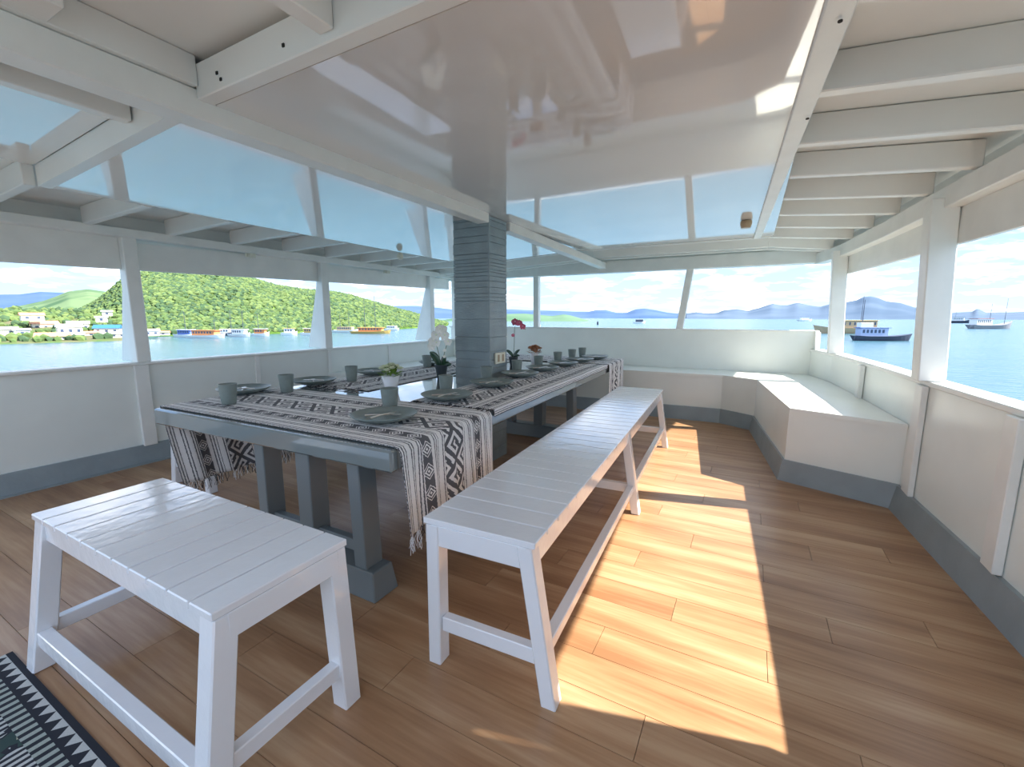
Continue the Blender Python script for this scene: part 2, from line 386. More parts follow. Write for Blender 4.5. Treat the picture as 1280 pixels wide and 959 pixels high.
for y, wy in ((-.45, .12), (1.50, .14), (3.43, .13), (5.55, .11)):
    x = rx(y)
    post('post', wr, x+.005, y, RZ, 1.90, .125, wy, lean=-.05)
bm = NEW(); x = rx(3.43); box(bm, x-.03, x, 3.37, 3.50, .165, RZ-.03); obj('post_foot', bm, M['wood'], wr, .004)
for a, b in ((1.44, 3.43), (3.44, 5.53)):
    hb = one(ribbon, .022, .050, 1.63, 1.835, a, b, fz=lambda yy: .012*max(yy-2, 0))
    obj('header_board', hb, M['wood'], wr, .003)

obj('side_panel', one(ribbon, .03, .07, RZ, 1.84, -.39, 1.43), M['wood'], wr)
# ------------------------------------------------------------ bow wall
wb = struct('wall_front', one(box, XL-.05, .72, 6.2, 6.26, 0, 1.07), M['wall'])
obj('rail_cap', one(box, XL-.08, .66, 6.185, 6.29, 1.07, 1.092), M['wood'], wb, .005)
bm = NEW(); hexa(bm, [Vector((.66, 6.03, .875)), Vector((.70, 6.03, .875)), Vector((.70, 6.2, .875)), Vector((.66, 6.2, .875))],
              [Vector((.66, 6.17, 1.09)), Vector((.70, 6.17, 1.09)), Vector((.70, 6.28, 1.09)), Vector((.66, 6.28, 1.09))])
obj('end_board', bm, M['wood'], wb, .003)
for x, ln in ((-2.95, -.01), (-.84, .10)):
    bm = NEW(); stick(bm, (x, 6.24, 1.09), (x+ln, 6.24, 1.93), .085, .085); obj('post', bm, M['wood'], wb, .005)
bm = NEW(); stick(bm, (XL+.02, 6.24, 1.09), (XL+.02, 6.24, 1.93), .085, .085); obj('post', bm, M['wood'], wb, .005)

# ------------------------------------------------------------ seats along the bow
SH = .57
FR = [(XL, 3.60), (-4.10, 3.68), (-4.02, 5.43), (-3.60, 5.62), (-1.5, 5.62), (-.25, 5.66), (.10, 5.43), (.30, 3.84), (.93, 3.60)]
def front_pts(o=0, last=True):
    return FR
seat = thing('built_in_seat', 'white built-in seat wrapping round the bow below the windows', 'bench')
bm = NEW()
V = [[bm.verts.new((p[0], p[1], z)) for z in (0, SH-.03)] for p in FR]
W_ = []
for i, p in enumerate(FR):           # inner side of the 2 cm front boards
    a = Vector(FR[max(i-1, 0)]+(0,)); b = Vector(FR[min(i+1, len(FR)-1)]+(0,)); nrm = (b-a).normalized().cross(Vector((0, 0, 1)))*-1
    W_.append([bm.verts.new((p[0]+nrm.x*.03, p[1]+nrm.y*.03, z)) for z in (0, SH-.03)])
for i in range(len(FR)-1):
    bm.faces.new((V[i][0], V[i+1][0], V[i+1][1], V[i][1])); bm.faces.new((W_[i][0], W_[i][1], W_[i+1][1], W_[i+1][0]))
    bm.faces.new((V[i][1], V[i+1][1], W_[i+1][1], W_[i][1]))
obj('front_board', bm, M['wall'], seat)
top = [(p[0]*1, p[1]-.012) for p in FR[:-1]] + [(.925, 3.585), (.875, 4.4), (.765, 5.6), (.635, 6.195), (XL+.005, 6.195)]
bm = NEW(); prism(bm, top[::1], SH-.03, SH)
obj('seat_top', bm, M['wall'], seat)
bm = NEW(); V = []
for i, p in enumerate(FR):
    a = Vector(FR[max(i-1, 0)]+(0,)); b = Vector(FR[min(i+1, len(FR)-1)]+(0,)); nr = (b-a).normalized().cross(Vector((0, 0, 1)))
    V.append([bm.verts.new((p[0]+nr.x*q, p[1]+nr.y*q, z)) for q, z in ((.001, 0), (.04, 0), (.016, .165), (.001, .165))])
for a, b in zip(V, V[1:]):
    for i in range(4): bm.faces.new((a[i], a[(i+1) % 4], b[(i+1) % 4], b[i]))
bm.faces.new(V[0]); bm.faces.new(V[-1])
struct('baseboard_front', bm, M['greysk'])

# ------------------------------------------------------------ ceiling
PZ = 2.05
PXL, PXR = -3.54, .13
bm = NEW()                             # roof boards above the rafters, sloping down to the sides
RZP = [(-4.95, 2.06), (-4.53, 2.075), (-3.54, 2.095), (-1.92, 2.19), (-.3, 2.19), (.13, 2.176), (1.0, 2.106), (1.35, 2.085)]
for (a, za), (b, zb) in zip(RZP, RZP[1:]):
    for y0, y1, d0, d1 in ((-.55, 5.2, 0, 0), (5.2, 6.55, 0, -.055)):
        hexa(bm, [Vector((a, y0, za+d0)), Vector((b, y0, zb+d0)), Vector((b, y1, zb+d1)), Vector((a, y1, za+d1))],
             [Vector((a, y0, za+d0+.03)), Vector((b, y0, zb+d0+.03)), Vector((b, y1, zb+d1+.03)), Vector((a, y1, za+d1+.03))])
ce = struct('ceiling', bm, M['roof'])
# glossy panels, three sheets wide
def zp(x): return PZ if x > -1.92 else PZ+.049*(x+1.92)
def sheet(name, x0, x1, y0, y1, dz, h, m):
    bm = NEW(); hexa(bm, [Vector((x0, y0, zp(x0)+dz)), Vector((x1, y0, zp(x1)+dz)), Vector((x1, y1, zp(x1)+dz)), Vector((x0, y1, zp(x0)+dz))],
                  [Vector((x0, y0, zp(x0)+dz+h)), Vector((x1, y0, zp(x1)+dz+h)), Vector((x1, y1, zp(x1)+dz+h)), Vector((x0, y1, zp(x0)+dz+h))])
    return obj(name, bm, m, ce)
seams = [PXL, -1.92, -.17, PXR]
for a, b in zip(seams, seams[1:]): sheet('ceiling_panel', a, b, 1.05, 5.22, 0, .015, M['gloss'])
obj('seam_strip', one(box, -.178, -.162, 1.06, 5.21, PZ-.0015, PZ-.0001), M['gloss'], ce)
sheet('ceiling_panel', PXL, -1.95, -.5, .985, .105, .01, M['gloss'])
bm = NEW(); hexa(bm, [Vector((.125, 1.0, PZ-.016)), Vector((.20, 1.0, PZ-.016)), Vector((.02, 5.25, PZ-.016)), Vector((-.045, 5.25, PZ-.016))],
              [Vector((.125, 1.0, PZ+.05)), Vector((.20, 1.0, PZ+.05)), Vector((.02, 5.25, PZ+.05)), Vector((-.045, 5.25, PZ+.05))])
obj('panel_trim', bm, M['wood'], ce, .004)
# screws along the trim
for yy in (1.55, 2.2): obj('screw', one(lathe, [(.006, 0), (.006, .004)], 8, (.18-.02*yy, yy, PZ-.026)), M['hole'], ce)
def rafter(x0, z0, x1, z1, y, w=.055, h=.129, name='rafter'):
    bm = NEW(); hexa(bm, [Vector((x0, y-w/2, z0)), Vector((x1, y-w/2, z1)), Vector((x1, y+w/2, z1)), Vector((x0, y+w/2, z0))],
                  [Vector((x0, y-w/2, z0+h)), Vector((x1, y-w/2, z1+h)), Vector((x1, y+w/2, z1+h)), Vector((x0, y+w/2, z0+h))])
    obj(name, bm, M['roof'], ce, .005)
st = [-2.2+.54*i for i in range(14)]
for i in range(-3, 9):
    y = 1.50+.54*i
    if y > 6.0: continue
    xe = rx(y)-.02
    if y < 5.2:
        rafter(.13, 2.045, xe, 1.976, y); rafter(XL+.02, 1.945, PXL-.002, 1.965, y)
    else:
        dz = -.042*(y-5.2)
        rafter(XL+.02, 1.945+dz, PXL, 1.965+dz, y); rafter(PXL, 1.965+dz, -1.92, 2.05+dz, y); rafter(-1.92, 2.05+dz, .1, 2.046+dz, y); rafter(.1, 2.046+dz, xe, 1.976+dz, y)
y = 5.98; dz = -.034
rafter(XL+.02, 1.945+dz, PXL, 1.965+dz, y); rafter(PXL, 1.965+dz, -1.92, 2.05+dz, y); rafter(-1.92, 2.05+dz, .1, 2.046+dz, y); rafter(.1, 2.046+dz, .66, 1.99+dz, y)
# edge beams that carry the rafters
bm = NEW(); box(bm, XL-.06, XL+.045, -.5, 6.25, 1.885, 1.955); obj('edge_beam', bm, M['wood'], ce, .005)
obj('edge_beam', one(ribbon, -.055, .06, 1.845, 1.965, -.5, 6.2), M['wood'], ce, .005)
bm = NEW(); box(bm, XL-.05, .74, 6.17, 6.30, 1.86, 2.02); obj('edge_beam', bm, M['wood'], ce, .005)
obj('fascia_board', one(box, XL-.12, XL-.095, -.5, 6.4, 1.86, 2.07), M['wood'], ce)
obj('fascia_board', one(ribbon, .10, .125, 1.84, 2.11, -.5, 6.2), M['wood'], ce)
obj('fascia_board', one(box, XL-.09, .80, 6.34, 6.365, 1.88, 2.10), M['wood'], ce)
# long beams and the framing over the camera
bm = NEW(); box(bm, -1.975, -1.865, -.5, 3.1-.045, 1.98, 2.085); obj('main_beam', bm, M['wood'], ce, .006)
bm = NEW(); bar(bm, (-1.93, 3.42, 2.02), (-1.90, 6.18, 1.955), .10, .08); obj('main_beam', bm, M['wood'], ce, .006)
bm = NEW(); box(bm, -1.865, .86, .985, 1.045, PZ-.004, 2.165); obj('cross_beam', bm, M['roof'], ce, .004)
sheet('cross_beam', PXL, -1.977, .99, 1.045, -.004, .11, M['roof'])
obj('beam_packer', one(box, -1.955, -1.845, -.5, .984, 2.086, 2.189), M['roof'], ce, .003)
for y in (.54, .02, -.45): obj('cross_beam', one(box, -3.5, .2, y-.045, y+.045, 2.087, 2.165) if y < .5 else one(box, -2.35, -1.72, y-.05, y+.05, 2.087, 2.165), M['roof'], ce, .004)
for x, y0 in ((-1.15, .08), (-2.40, .1)): obj('batten', one(box, x-.03, x+.03, y0, .984, 2.07, 2.165), M['roof'], ce, .004)
for x, y, z, t in ((-1.72, 1.03, 2.10, 0), (-1.70, .984, 2.075, 0), (-1.35, .984, 2.09, 0)): obj('screw', one(box, x-.005, x+.005, .981, .985, z-.005, z+.005), M['hole'], ce)
# small fittings
d = tag(obj('lamp_holder', one(lathe, [(.035, 0), (.045, .03), (.045, .055), (.03, .062)], 12, (-.10, 4.30, PZ-.062)), M['brown']), 'small tan lamp holder on the glossy ceiling near its far right corner', 'lamp holder')
for x, y, z, lb in ((-3.52, 3.84, PZ-.165, 'small white bulb holder hanging at the left edge of the glossy ceiling'),):
    tag(obj('bulb_holder', one(lathe, [(.02, 0), (.034, .02), (.034, .05), (.018, .075)], 12, (x, y, z)), M['plast']), lb, 'lamp holder')
for y, z, lb in ((2.72, 1.86, 'white lamp socket under the left roof edge, nearer the camera'), (4.60, 1.86, 'white lamp socket under the left roof edge, farther from the camera')):
    o = thing('wall_socket_lamp', lb, 'lamp holder', (XL+.045, y, z)); obj('base', one(box, 0, .02, -.05, .05, -.02, .02), M['plast'], o, .003)
    obj('socket', one(box, .02, .055, -.03, .03, -.018, .014), M['plast'], o, .004)

# ------------------------------------------------------------ pillar
PX0, PX1, PY0, PY1 = -2.244, -1.898, 3.10, 3.388
pil = struct('pillar', one(box, PX0+.006, PX1-.006, PY0+.006, PY1-.006, 0, PZ-.001), M['pillar'])
random.seed(3); z = .0
while z < PZ-.012:
    if z < 1.35: h = random.choice((.07, .10, .12, .15))
    elif z < 1.75: h = random.choice((.022, .03, .04, .05, .026))
    else: h = random.choice((.05, .07, .09))
    h = min(h, PZ-.003-z); q = random.uniform(0, .004)
    if h < .012: break
    obj('strip', one(box, PX0-q, PX1-.012, PY0-q-.002, PY0+.010, z+.0015, z+h-.0015), M['pillar'], pil, .0015)
    q = random.uniform(0, .004)
    obj('strip', one(box, PX1-.010, PX1+q, PY0+.006, PY1, z+.0015, z+h-.0015), M['pillar'], pil, .0015)
    z += h
obj('corner_trim', one(box, PX1-.013, PX1+.006, PY0-.007, PY0+.012, 0, PZ-.001), M['pillar'], pil, .002)
ot = obj('power_outlet', one(box, PX1+.003, PX1+.018, 3.17, 3.335, .85, .945), M['plast'], pil, .004); ot['label'] = 'cream double power outlet'
for y in (3.215, 3.29):
    obj('socket_face', one(box, PX1+.0185, PX1+.021, y-.016, y+.016, .868, .928), M['brown'], ot, .001)

# ------------------------------------------------------------ table
TR = R(2.4); T0 = Vector((-1.19, 1.205, 0)); TH = .74; TW, TL = 1.725, 4.13
def TP(u, v, z=TH):                     # u = distance left of the right edge, v = distance from the near edge
    c, s = math.cos(TR), math.sin(TR)
    return Vector((T0.x - u*c - v*s, T0.y - u*s*.6 + v*c, z))
tb = thing('dining_table', 'long grey-painted dining table built round the grey pillar', 'table', TP(TW/2, TL/2, 0))
def plocal(bm):                          # world coordinates -> table parts
    off = -tb.location
    bmesh.ops.translate(bm, verts=bm.verts, vec=off); return bm
TT = .09
pu0 = T0.x-PX1-.15; 
def tslab(bm, u0, u1, v0, v1, z0, z1):
    hexa(bm, [TP(u1, v0, z0), TP(u0, v0, z0), TP(u0, v1, z0), TP(u1, v1, z0)], [TP(u1, v0, z1), TP(u0, v0, z1), TP(u0, v1, z1), TP(u1, v1, z1)])
HU0, HU1, HV0, HV1 = .585, 1.00, 1.85, 2.25
def clip_slab(z0, z1, ins):
    bm = NEW()
    tslab(bm, ins, TW-ins, ins, HV0, z0, z1); tslab(bm, ins, TW-ins, HV1, TL-ins, z0, z1)
    tslab(bm, ins, HU0, HV0, HV1, z0, z1); tslab(bm, HU1, TW-ins, HV0, HV1, z0, z1)
    return bm
# top boards: planks across the length, each its own piece
v = 0.0; i = 0
nb = 6; bw = TW/nb
for k in range(nb):
    u0, u1 = k*bw, (k+1)*bw
    for v0, v1 in ((0, HV0), (HV0, HV1), (HV1, TL)):
        if v0 == HV0 and u1 > HU0 and u0 < HU1:
            if u0 < HU0-.02: obj('top_board', plocal(one(tslab, u0+.001, HU0, v0, v1, TH-.022, TH)), M['table'], tb)
            if u1 > HU1+.02: obj('top_board', plocal(one(tslab, HU1, u1-.001, v0, v1, TH-.022, TH)), M['table'], tb)
            continue
        obj('top_board', plocal(one(tslab, u0+.001, u1-.001, v0+.001, v1-.001, TH-.022, TH)), M['table'], tb)
def apron(u0, u1, v0, v1, cr=0):
    bm = one(tslab, u0, u1, v0, v1, TH-TT, TH-.001)
    obj('apron', plocal(bm), M['table'], tb, .008)
apron(-.012, TW+.012, -.014, .03); apron(-.012, TW+.012, TL-.03, TL+.014)
apron(-.012, .03, .032, TL-.032); apron(TW-.03, TW+.012, .032, TL-.032)
def trestle(v, y):
    xs = (-2.17, -1.83, -1.49)
    sh = -.042*(y-1.4)*.5
    for k, x in enumerate(xs):
        bm = NEW(); x += sh
        stick(bm, (x+(.02 if k == 2 else 0), y, .0 if k == 9 else .125), (x, y, TH-TT), .075 if k != 1 else .10, .10); obj('leg', plocal(bm), M['tleg'], tb, .004)
    bm = NEW(); a, b = xs[0]-.07+sh, xs[2]+.125+sh
    hexa(bm, [Vector((a, y-.075, 0)), Vector((b, y-.075, 0)), Vector((b, y+.075, 0)), Vector((a, y+.075, 0))],
         [Vector((a+.01, y-.06, .13)), Vector((b-.02, y-.06, .13)), Vector((b-.02, y+.06, .13)), Vector((a+.01, y+.06, .13))])
    obj('foot', plocal(bm), M['tleg'], tb, .005)
    bm = NEW(); box(bm, xs[0]+sh+.04, xs[2]+sh-.03, y-.02, y+.02, .18, .235) if y < 2 else box(bm, xs[0]+sh+.04, xs[2]+sh-.04, y-.02, y+.02, TH-TT-.06, TH-TT)
    obj('stretcher', plocal(bm), M['tleg'], tb, .003)
trestle(0, 1.32); trestle(0, 4.08)

# ------------------------------------------------------------ slatted benches and stool
def slat_seat(name, label, cat, Lx, Ly, H, nslat, legs, along, group=None, m='bench'):
    """Ly = long direction (local y), Lx = width; slats run across x"""
    t = thing(name, label, cat, (0, 0, 0), 0, group)
    sw = Ly/nslat
    me = None
    for i in range(nslat):
        if me is None:
            bm = NEW(); box(bm, -Lx/2-.012, Lx/2+.012, 0, sw-.004, H-.022, H); bmesh.ops.bevel(bm, geom=list(bm.edges), offset=.003, segments=1, affect='EDGES')
            me = bpy.data.meshes.new('slat'); bm.to_mesh(me); bm.free(); me.materials.append(M[m])
        o = link('slat', me, None, t); o.location = (0, -Ly/2+i*sw+.002, 0)
    ap = .075
    for s in (-1, 1):
        obj('apron', one(box, s*(Lx/2-.012)-.012, s*(Lx/2-.012)+.012, -Ly/2+.002, Ly/2-.002, H-.022-ap, H-.022), M[m], t, .002)
        obj('end_apron', one(box, -Lx/2+.0245, Lx/2-.0245, s*(Ly/2-.016)-.012, s*(Ly/2-.016)+.012, H-.022-ap, H-.022), M[m], t, .002)
    return t
def bench(label, loc, rz):
    t = slat_seat('slatted_bench', label, 'bench', .40, 3.20, .56, 30, None, 'y', 'long white slatted benches')
    H = .538; ys = (-1.60+.030, -.02, 1.60-.030)
    for y in ys:
        stick_b = NEW(); stick(stick_b, (-.178, y, 0), (-.174, y, H-.0), .052, .06); obj('leg', stick_b, M['bench'], t, .004)
        b2 = NEW(); stick(b2, (.262, y, 0), (.174, y, H-.0), .052, .06); obj('leg', b2, M['bench'], t, .004)
        b3 = NEW(); box(b3, -.149, .215, y-.018, y+.018, .135, .19); obj('cross_stretcher', b3, M['bench'], t, .003)
    b4 = NEW(); box(b4, .205, .245, ys[0]+.031, ys[1]-.031, .145, .19); obj('long_stretcher', b4, M['bench'], t, .003)
    b4 = NEW(); box(b4, .205, .245, ys[1]+.031, ys[2]-.031, .145, .19); obj('long_stretcher', b4, M['bench'], t, .003)
    t.location = loc; t.rotation_euler = (0, 0, rz)
    return t
bn = bench('long white slatted bench standing in the open to the right of the table', (-.828, 2.715, 0), R(2.95))
bl = dup(bn, (-3.56, 3.15, 0), R(182.2), 'long white slatted bench behind the table, along the left side, mostly hidden')

# stool: slats run front to back, legs splay front and back
st_ = thing('slatted_stool', 'short white slatted bench at the near end of the table', 'bench', (-1.622, .668, 0), R(.6))
LX, LY, H = 1.13, .375, .563
ns = 11; sw = LX/ns
bm = NEW(); box(bm, 0, sw-.006, -LY/2-.012, LY/2+.012, H-.022, H); bmesh.ops.bevel(bm, geom=list(bm.edges), offset=.003, segments=1, affect='EDGES')
me = bpy.data.meshes.new('slat'); bm.to_mesh(me); bm.free(); me.materials.append(M['bench'])
for i in range(ns): o = link('slat', me, None, st_); o.location = (-LX/2+i*sw+.002, 0, 0)
for s in (-1, 1):
    obj('apron', one(box, -LX/2+.02, LX/2-.02, s*(LY/2-.012)-.012, s*(LY/2-.012)+.012, H-.092, H-.022), M['bench'], st_, .002)
    obj('end_apron', one(box, s*(LX/2-.015)-.012, s*(LX/2-.015)+.012, -LY/2+.0245, LY/2-.0245, H-.092, H-.022), M['bench'], st_, .002)
    for q in (-1, 1):
        bm = NEW(); stick(bm, (s*(LX/2-.02), q*(LY/2+.055 if q < 0 else LY/2-.012), 0), (s*(LX/2-.036), q*(LY/2-.025), H-.022), .062, .062); obj('leg', bm, M['bench'], st_, .004)
    obj('end_stretcher', one(box, s*(LX/2-.025)-.018, s*(LX/2-.025)+.018, -LY/2-.01, LY/2-.04, .115, .165), M['bench'], st_, .003)
obj('long_stretcher', one(box, -LX/2+.055, LX/2-.055, -LY/2-.06, -LY/2-.02, .095, .15), M['bench'], st_, .003)

# ------------------------------------------------------------ cloth runners
def cloth(name, label, fn, nu, nv, wid, lenf, group=None):
    """fn(u, v) -> point; u in metres across, v in metres along"""
    bm = NEW(); uvl = bm.loops.layers.uv.new('UVMap')
    P = [[bm.verts.new(fn(wid*i/nu, lenf[0]+(lenf[1]-lenf[0])*j/nv)) for i in range(nu+1)] for j in range(nv+1)]
    for j in range(nv):
        for i in range(nu):
            f = bm.faces.new((P[j][i], P[j][i+1], P[j+1][i+1], P[j+1][i])); f.smooth = True
            for lp, (a, b) in zip(f.loops, ((i, j), (i+1, j), (i+1, j+1), (i, j+1))):
                lp[uvl].uv = (wid*a/nu * .75/wid, lenf[0]+(lenf[1]-lenf[0])*b/nv)
    me = bpy.data.meshes.new(name); bm.to_mesh(me); bm.free()
    o = link(name, me, M['ikat'])
    s = o.modifiers.new('thickness', 'SOLIDIFY'); s.thickness = .002; s.offset = 1
    return tag(o, label, 'table runner', group)
E_ = .018                              # runner lies over the aprons, this far outside the table edge
def across(v0, wid, dl, dr, skl, skr, seed, bend=0):
    """runner lying across the table at distance v0; dl, dr = length hanging on the left and right"""
    def fn(u, s):
        # s = 0 at the right edge, grows leftwards; negative hangs on the right
        w_ = TW+2*E_
        def surf(uu, ss, z): return TP(uu, v0+ss, z)
        if s < 0:
            d = -s; r = .012
            wob = .010*math.sin(u*38+seed)*min(1, d*4)+.006*math.sin(u*90+seed*2)*min(1, d*3)
            z = TH+.006-d; p = surf(-E_-.004-wob-min(d, .02)*.3, u+skr*d, z); return p
        if s > w_:
            d = s-w_; wob = .012*math.sin(u*34+seed)*min(1, d*4)
            return surf(TW+E_+.004+wob, u+skl*d, TH+.006-d)
        z = TH+.0065
        if s < .012: z -= (.012-s)*.4
        return surf(s-E_, u, z)
    nv = int((dl+dr+TW)/.025)
    return fn, 60, nv, wid, (-dr, TW+2*E_+dl)
def fringe(parent, pts, n, ln, down=True, dirv=None, dark=.25, seed=1):
    random.seed(seed)
    for mname, frac in (('thread', 1-dark), ('thread_d', dark)):
        bm = NEW()
        for i in range(int(n*frac)):
            t = random.random(); p = pts(t); l = ln*random.uniform(.5, 1.1)
            if down: e2 = p+Vector((random.uniform(-.008, .008), random.uniform(-.018, .018), -l)); mid = (p+e2)/2+Vector((random.uniform(-.01, .01),)*2+(0,))
            else:
                e2 = p+dirv*l+Vector((random.uniform(-.02, .02), random.uniform(-.02, .02), 0)); e2.z = p.z; mid = (p+e2)/2+Vector((random.uniform(-.008, .008), random.uniform(-.008, .008), .004))
            tube(bm, [p, mid, e2], .0016, 4)
        o = obj('fringe', bm, M[mname], parent); o['kind'] = 'stuff'
fn, nu, nv, wd, rg = across(.02, .74, .50, .38, .16, .08, 1.0)
r1 = cloth('table_runner', 'black and white woven runner across the near end of the table', fn, nu, nv, wd, rg, 'woven table runners')
fringe(r1, lambda t: fn(.74*t, rg[0]), 150, .085, seed=2); fringe(r1, lambda t: fn(.74*t, rg[1]), 150, .07, seed=3, dark=.5)
fn2, nu, nv, wd, rg2 = across(3.36, .72, .30, .36, 0, .0, 2.0)
r2 = cloth('table_runner', 'black and white woven runner across the far end of the table', fn2, nu, nv, wd, rg2, 'woven table runners')
fringe(r2, lambda t: fn2(.72*t, rg2[0]), 60, .05, seed=4); fringe(r2, lambda t: fn2(.72*t, rg2[1]), 60, .05, seed=5)
def along(ua, ub, seed):
    def fn(u, s):
        wv = .002*math.sin(s*7+seed)+.001*math.sin(u*25)
        uu = ua+(ub-ua)*(u/.60)
        if uu < -E_:                    # folds over the right edge
            return TP(-E_-.004-.004*math.sin(s*11), s, TH+.004+(uu+E_)*1.0)
        if uu > TW+E_: return TP(TW+E_+.004, s, TH+.004-(uu-TW-E_))
        return TP(uu+.006*math.sin(s*5+seed), s, TH+.0055+max(0, wv)*.4)
    return fn
f3 = along(-.055, .565, 0.0)
r3 = cloth('table_runner', 'black and white woven runner lengthwise along the right side of the table', f3, 48, 90, .60, (.80, 3.33), 'woven table runners')
fringe(r3, lambda t: f3(.02+.56*t, .80)+Vector((0, 0, .002)), 90, .06, False, Vector((.0, -1, 0)), .7, 6)
f4 = along(1.06, 1.70, 1.0)
r4 = cloth('table_runner', 'black and white woven runner lengthwise along the left side of the table', f4, 48, 90, .60, (.95, 3.33), 'woven table runners')
fringe(r4, lambda t: f4(.02+.56*t, .95)+Vector((0, 0, .002)), 90, .06, False, Vector((.0, -1, 0)), .7, 7)
CZ = TH+.010                           # height of the cloth surface

# ------------------------------------------------------------ rug
bm = NEW(); uvl = bm.loops.layers.uv.new('UVMap')
box(bm, 0, 1.75, -1.2, 0, 0, .006)
for f in bm.faces:
    for lp in f.loops: lp[uvl].uv = (lp.vert.co.x, -lp.vert.co.y)
rug = obj('rug', bm, M['kilim'], None); rug.location = (-2.352, .392, .0005)
tag(rug, 'flat woven kilim rug with black border and white triangles', 'rug')

# ------------------------------------------------------------ tableware
def cup_mesh():
    bm = NEW(); lathe(bm, [(.034, 0), (.037, .004), (.043, .06), (.048, .115), (.0485, .118), (.045, .118), (.041, .07), (.033, .01), (.004, .008)], 28)
    bmesh.ops.recalc_face_normals(bm, faces=bm.faces)
    me = bpy.data.meshes.new('cup'); bm.to_mesh(me); bm.free(); me.materials.append(M['ceramic'])
    for p in me.polygons: p.use_smooth = True
    return me
def plate_mesh():
    bm = NEW(); lathe(bm, [(.075, 0), (.085, .002), (.09, .009), (.135, .019), (.158, .034), (.160, .038), (.156, .039), (.132, .025), (.09, .016), (.004, .014)], 40)
    bmesh.ops.recalc_face_normals(bm, faces=bm.faces)
    me = bpy.data.meshes.new('plate'); bm.to_mesh(me); bm.free(); me.materials.append(M['ceramic'])
    for p in me.polygons: p.use_smooth = True
    return me
def spoon_mesh(fork=False):
    bm = NEW()
    tube(bm, [(0, -.085, .004), (0, -.03, .007), (0, .035, .005)], [.005, .003, .0025], 6)
    if fork:
        box(bm, -.010, .010, .035, .05, .003, .006)
        for x in (-.009, -.003, .003, .009): box(bm, x-.0014, x+.0014, .05, .085, .003, .005)
    else:
        N = 10; c = bm.verts.new((0, .062, .001)); c2 = bm.verts.new((0, .062, .003))
        r = [bm.verts.new((.016*math.cos(2*math.pi*i/N), .062+.027*math.sin(2*math.pi*i/N), .006)) for i in range(N)]
        for i in range(N): bm.faces.new((c, r[(i+1) % N], r[i])); bm.faces.new((c2, r[i], r[(i+1) % N]))
    me = bpy.data.meshes.new('fork' if fork else 'spoon'); bm.to_mesh(me); bm.free(); me.materials.append(M['steel']); return me
CM, PM, SM_, FM = cup_mesh(), plate_mesh(), spoon_mesh(), spoon_mesh(True)
rcups = [(-1.699, 1.731), (-1.748, 2.299), (-1.785, 2.865), (-1.813, 3.423), (-1.824, 3.901), (-1.845, 4.444), (-1.843, 4.88), (-1.83, 5.20)]
rplates = [(-1.539, 1.527), (-1.607, 2.121), (-1.636, 2.701), (-1.692, 3.252), (-1.697, 3.72), (-1.688, 4.20), (-1.668, 4.66), (-1.62, 5.06)]
lcups = [(-2.629, 1.398), (-2.706, 1.813), (-2.726, 2.377), (-2.838, 3.428), (-2.70, 4.15)]
lplates = [(-2.93, 1.66), (-2.86, 2.14), (-2.90, 2.769), (-2.90, 3.62), (-2.86, 4.35)]
ordn = ['nearest', 'second', 'third', 'fourth', 'fifth', 'sixth', 'seventh', 'farthest']
for side, cups, plates in (('right', rcups, rplates), ('left', lcups, lplates)):
    n = len(cups)
    for i, (x, y) in enumerate(cups):
        w_ = 'farthest' if i == n-1 else ordn[i]
        w_ = w_+' from the camera' if i not in (0, n-1) else w_+(' to the camera' if i == 0 else ' from the camera')
        c = link('cup', CM); c.location = (x, y, CZ); tag(c, f'sage grey ceramic cup on the {side} side of the table, {w_}', 'cup', 'sage grey cups on the table')
    for i, (x, y) in enumerate(plates):
        w_ = ('nearest to the camera' if i == 0 else 'farthest from the camera' if i == n-1 else ordn[i]+' from the camera')
        p = link('plate', PM); p.location = (x, y, CZ); p.rotation_euler = (0, 0, random.random()*6)
        tag(p, f'shallow sage grey plate on the {side} side of the table, {w_}', 'plate', 'sage grey plates on the table')
        ax = R(-55) if side == 'right' else R(55)
        s = link('spoon', SM_); s.location = (x-.01, y, CZ+.021); s.rotation_euler = (0, 0, ax); tag(s, f'steel spoon on the {side} side plate {w_}', 'spoon', 'spoons on the plates')
        s = link('fork', FM); s.location = (x+.01, y-.01, CZ+.027); s.rotation_euler = (0, 0, ax+R(52)); tag(s, f'steel fork on the {side} side plate {w_}', 'fork', 'forks on the plates')

# ------------------------------------------------------------ flowers
def petal(bm, c, d, ln, wd, up=Vector((0, 0, 1)), curl=.2):
    d = d.normalized(); s = d.cross(up)
    s = s.normalized() if s.length > .05 else Vector((1, 0, 0)); n = s.cross(d)
    pts = [c, c+d*ln*.35+s*wd*.42+n*curl*ln*.12, c+d*ln*.75+s*wd*.45+n*curl*ln*.25, c+d*ln+n*curl*ln*.2, c+d*ln*.75-s*wd*.45+n*curl*ln*.25, c+d*ln*.35-s*wd*.42+n*curl*ln*.12]
    m_ = bm.verts.new(c+d*ln*.55+n*curl*ln*-.02)
    vs = [bm.verts.new(p) for p in pts]
    for i in range(6): bm.faces.new((m_, vs[i], vs[(i+1) % 6]))
def orchid_bloom(parent, c, face, r, m, m2='cream'):
    bm = NEW(); f = face.normalized(); s = f.cross(Vector((0, 0, 1))).normalized(); u = s.cross(f)
    for k in range(5):
        a = R(90+72*k); d = s*math.cos(a)+u*math.sin(a)+f*.15
        petal(bm, c, d, r, r*(1.15 if k in (1, 4) else .75), f, .3)
    b = obj('flower', bm, M[m], parent, fix=False)
    bm = NEW(); lathe(bm, [(.15*r, 0), (.22*r, .15*r), (.1*r, .3*r)], 8, c); obj('flower_heart', bm, M[m2], b)
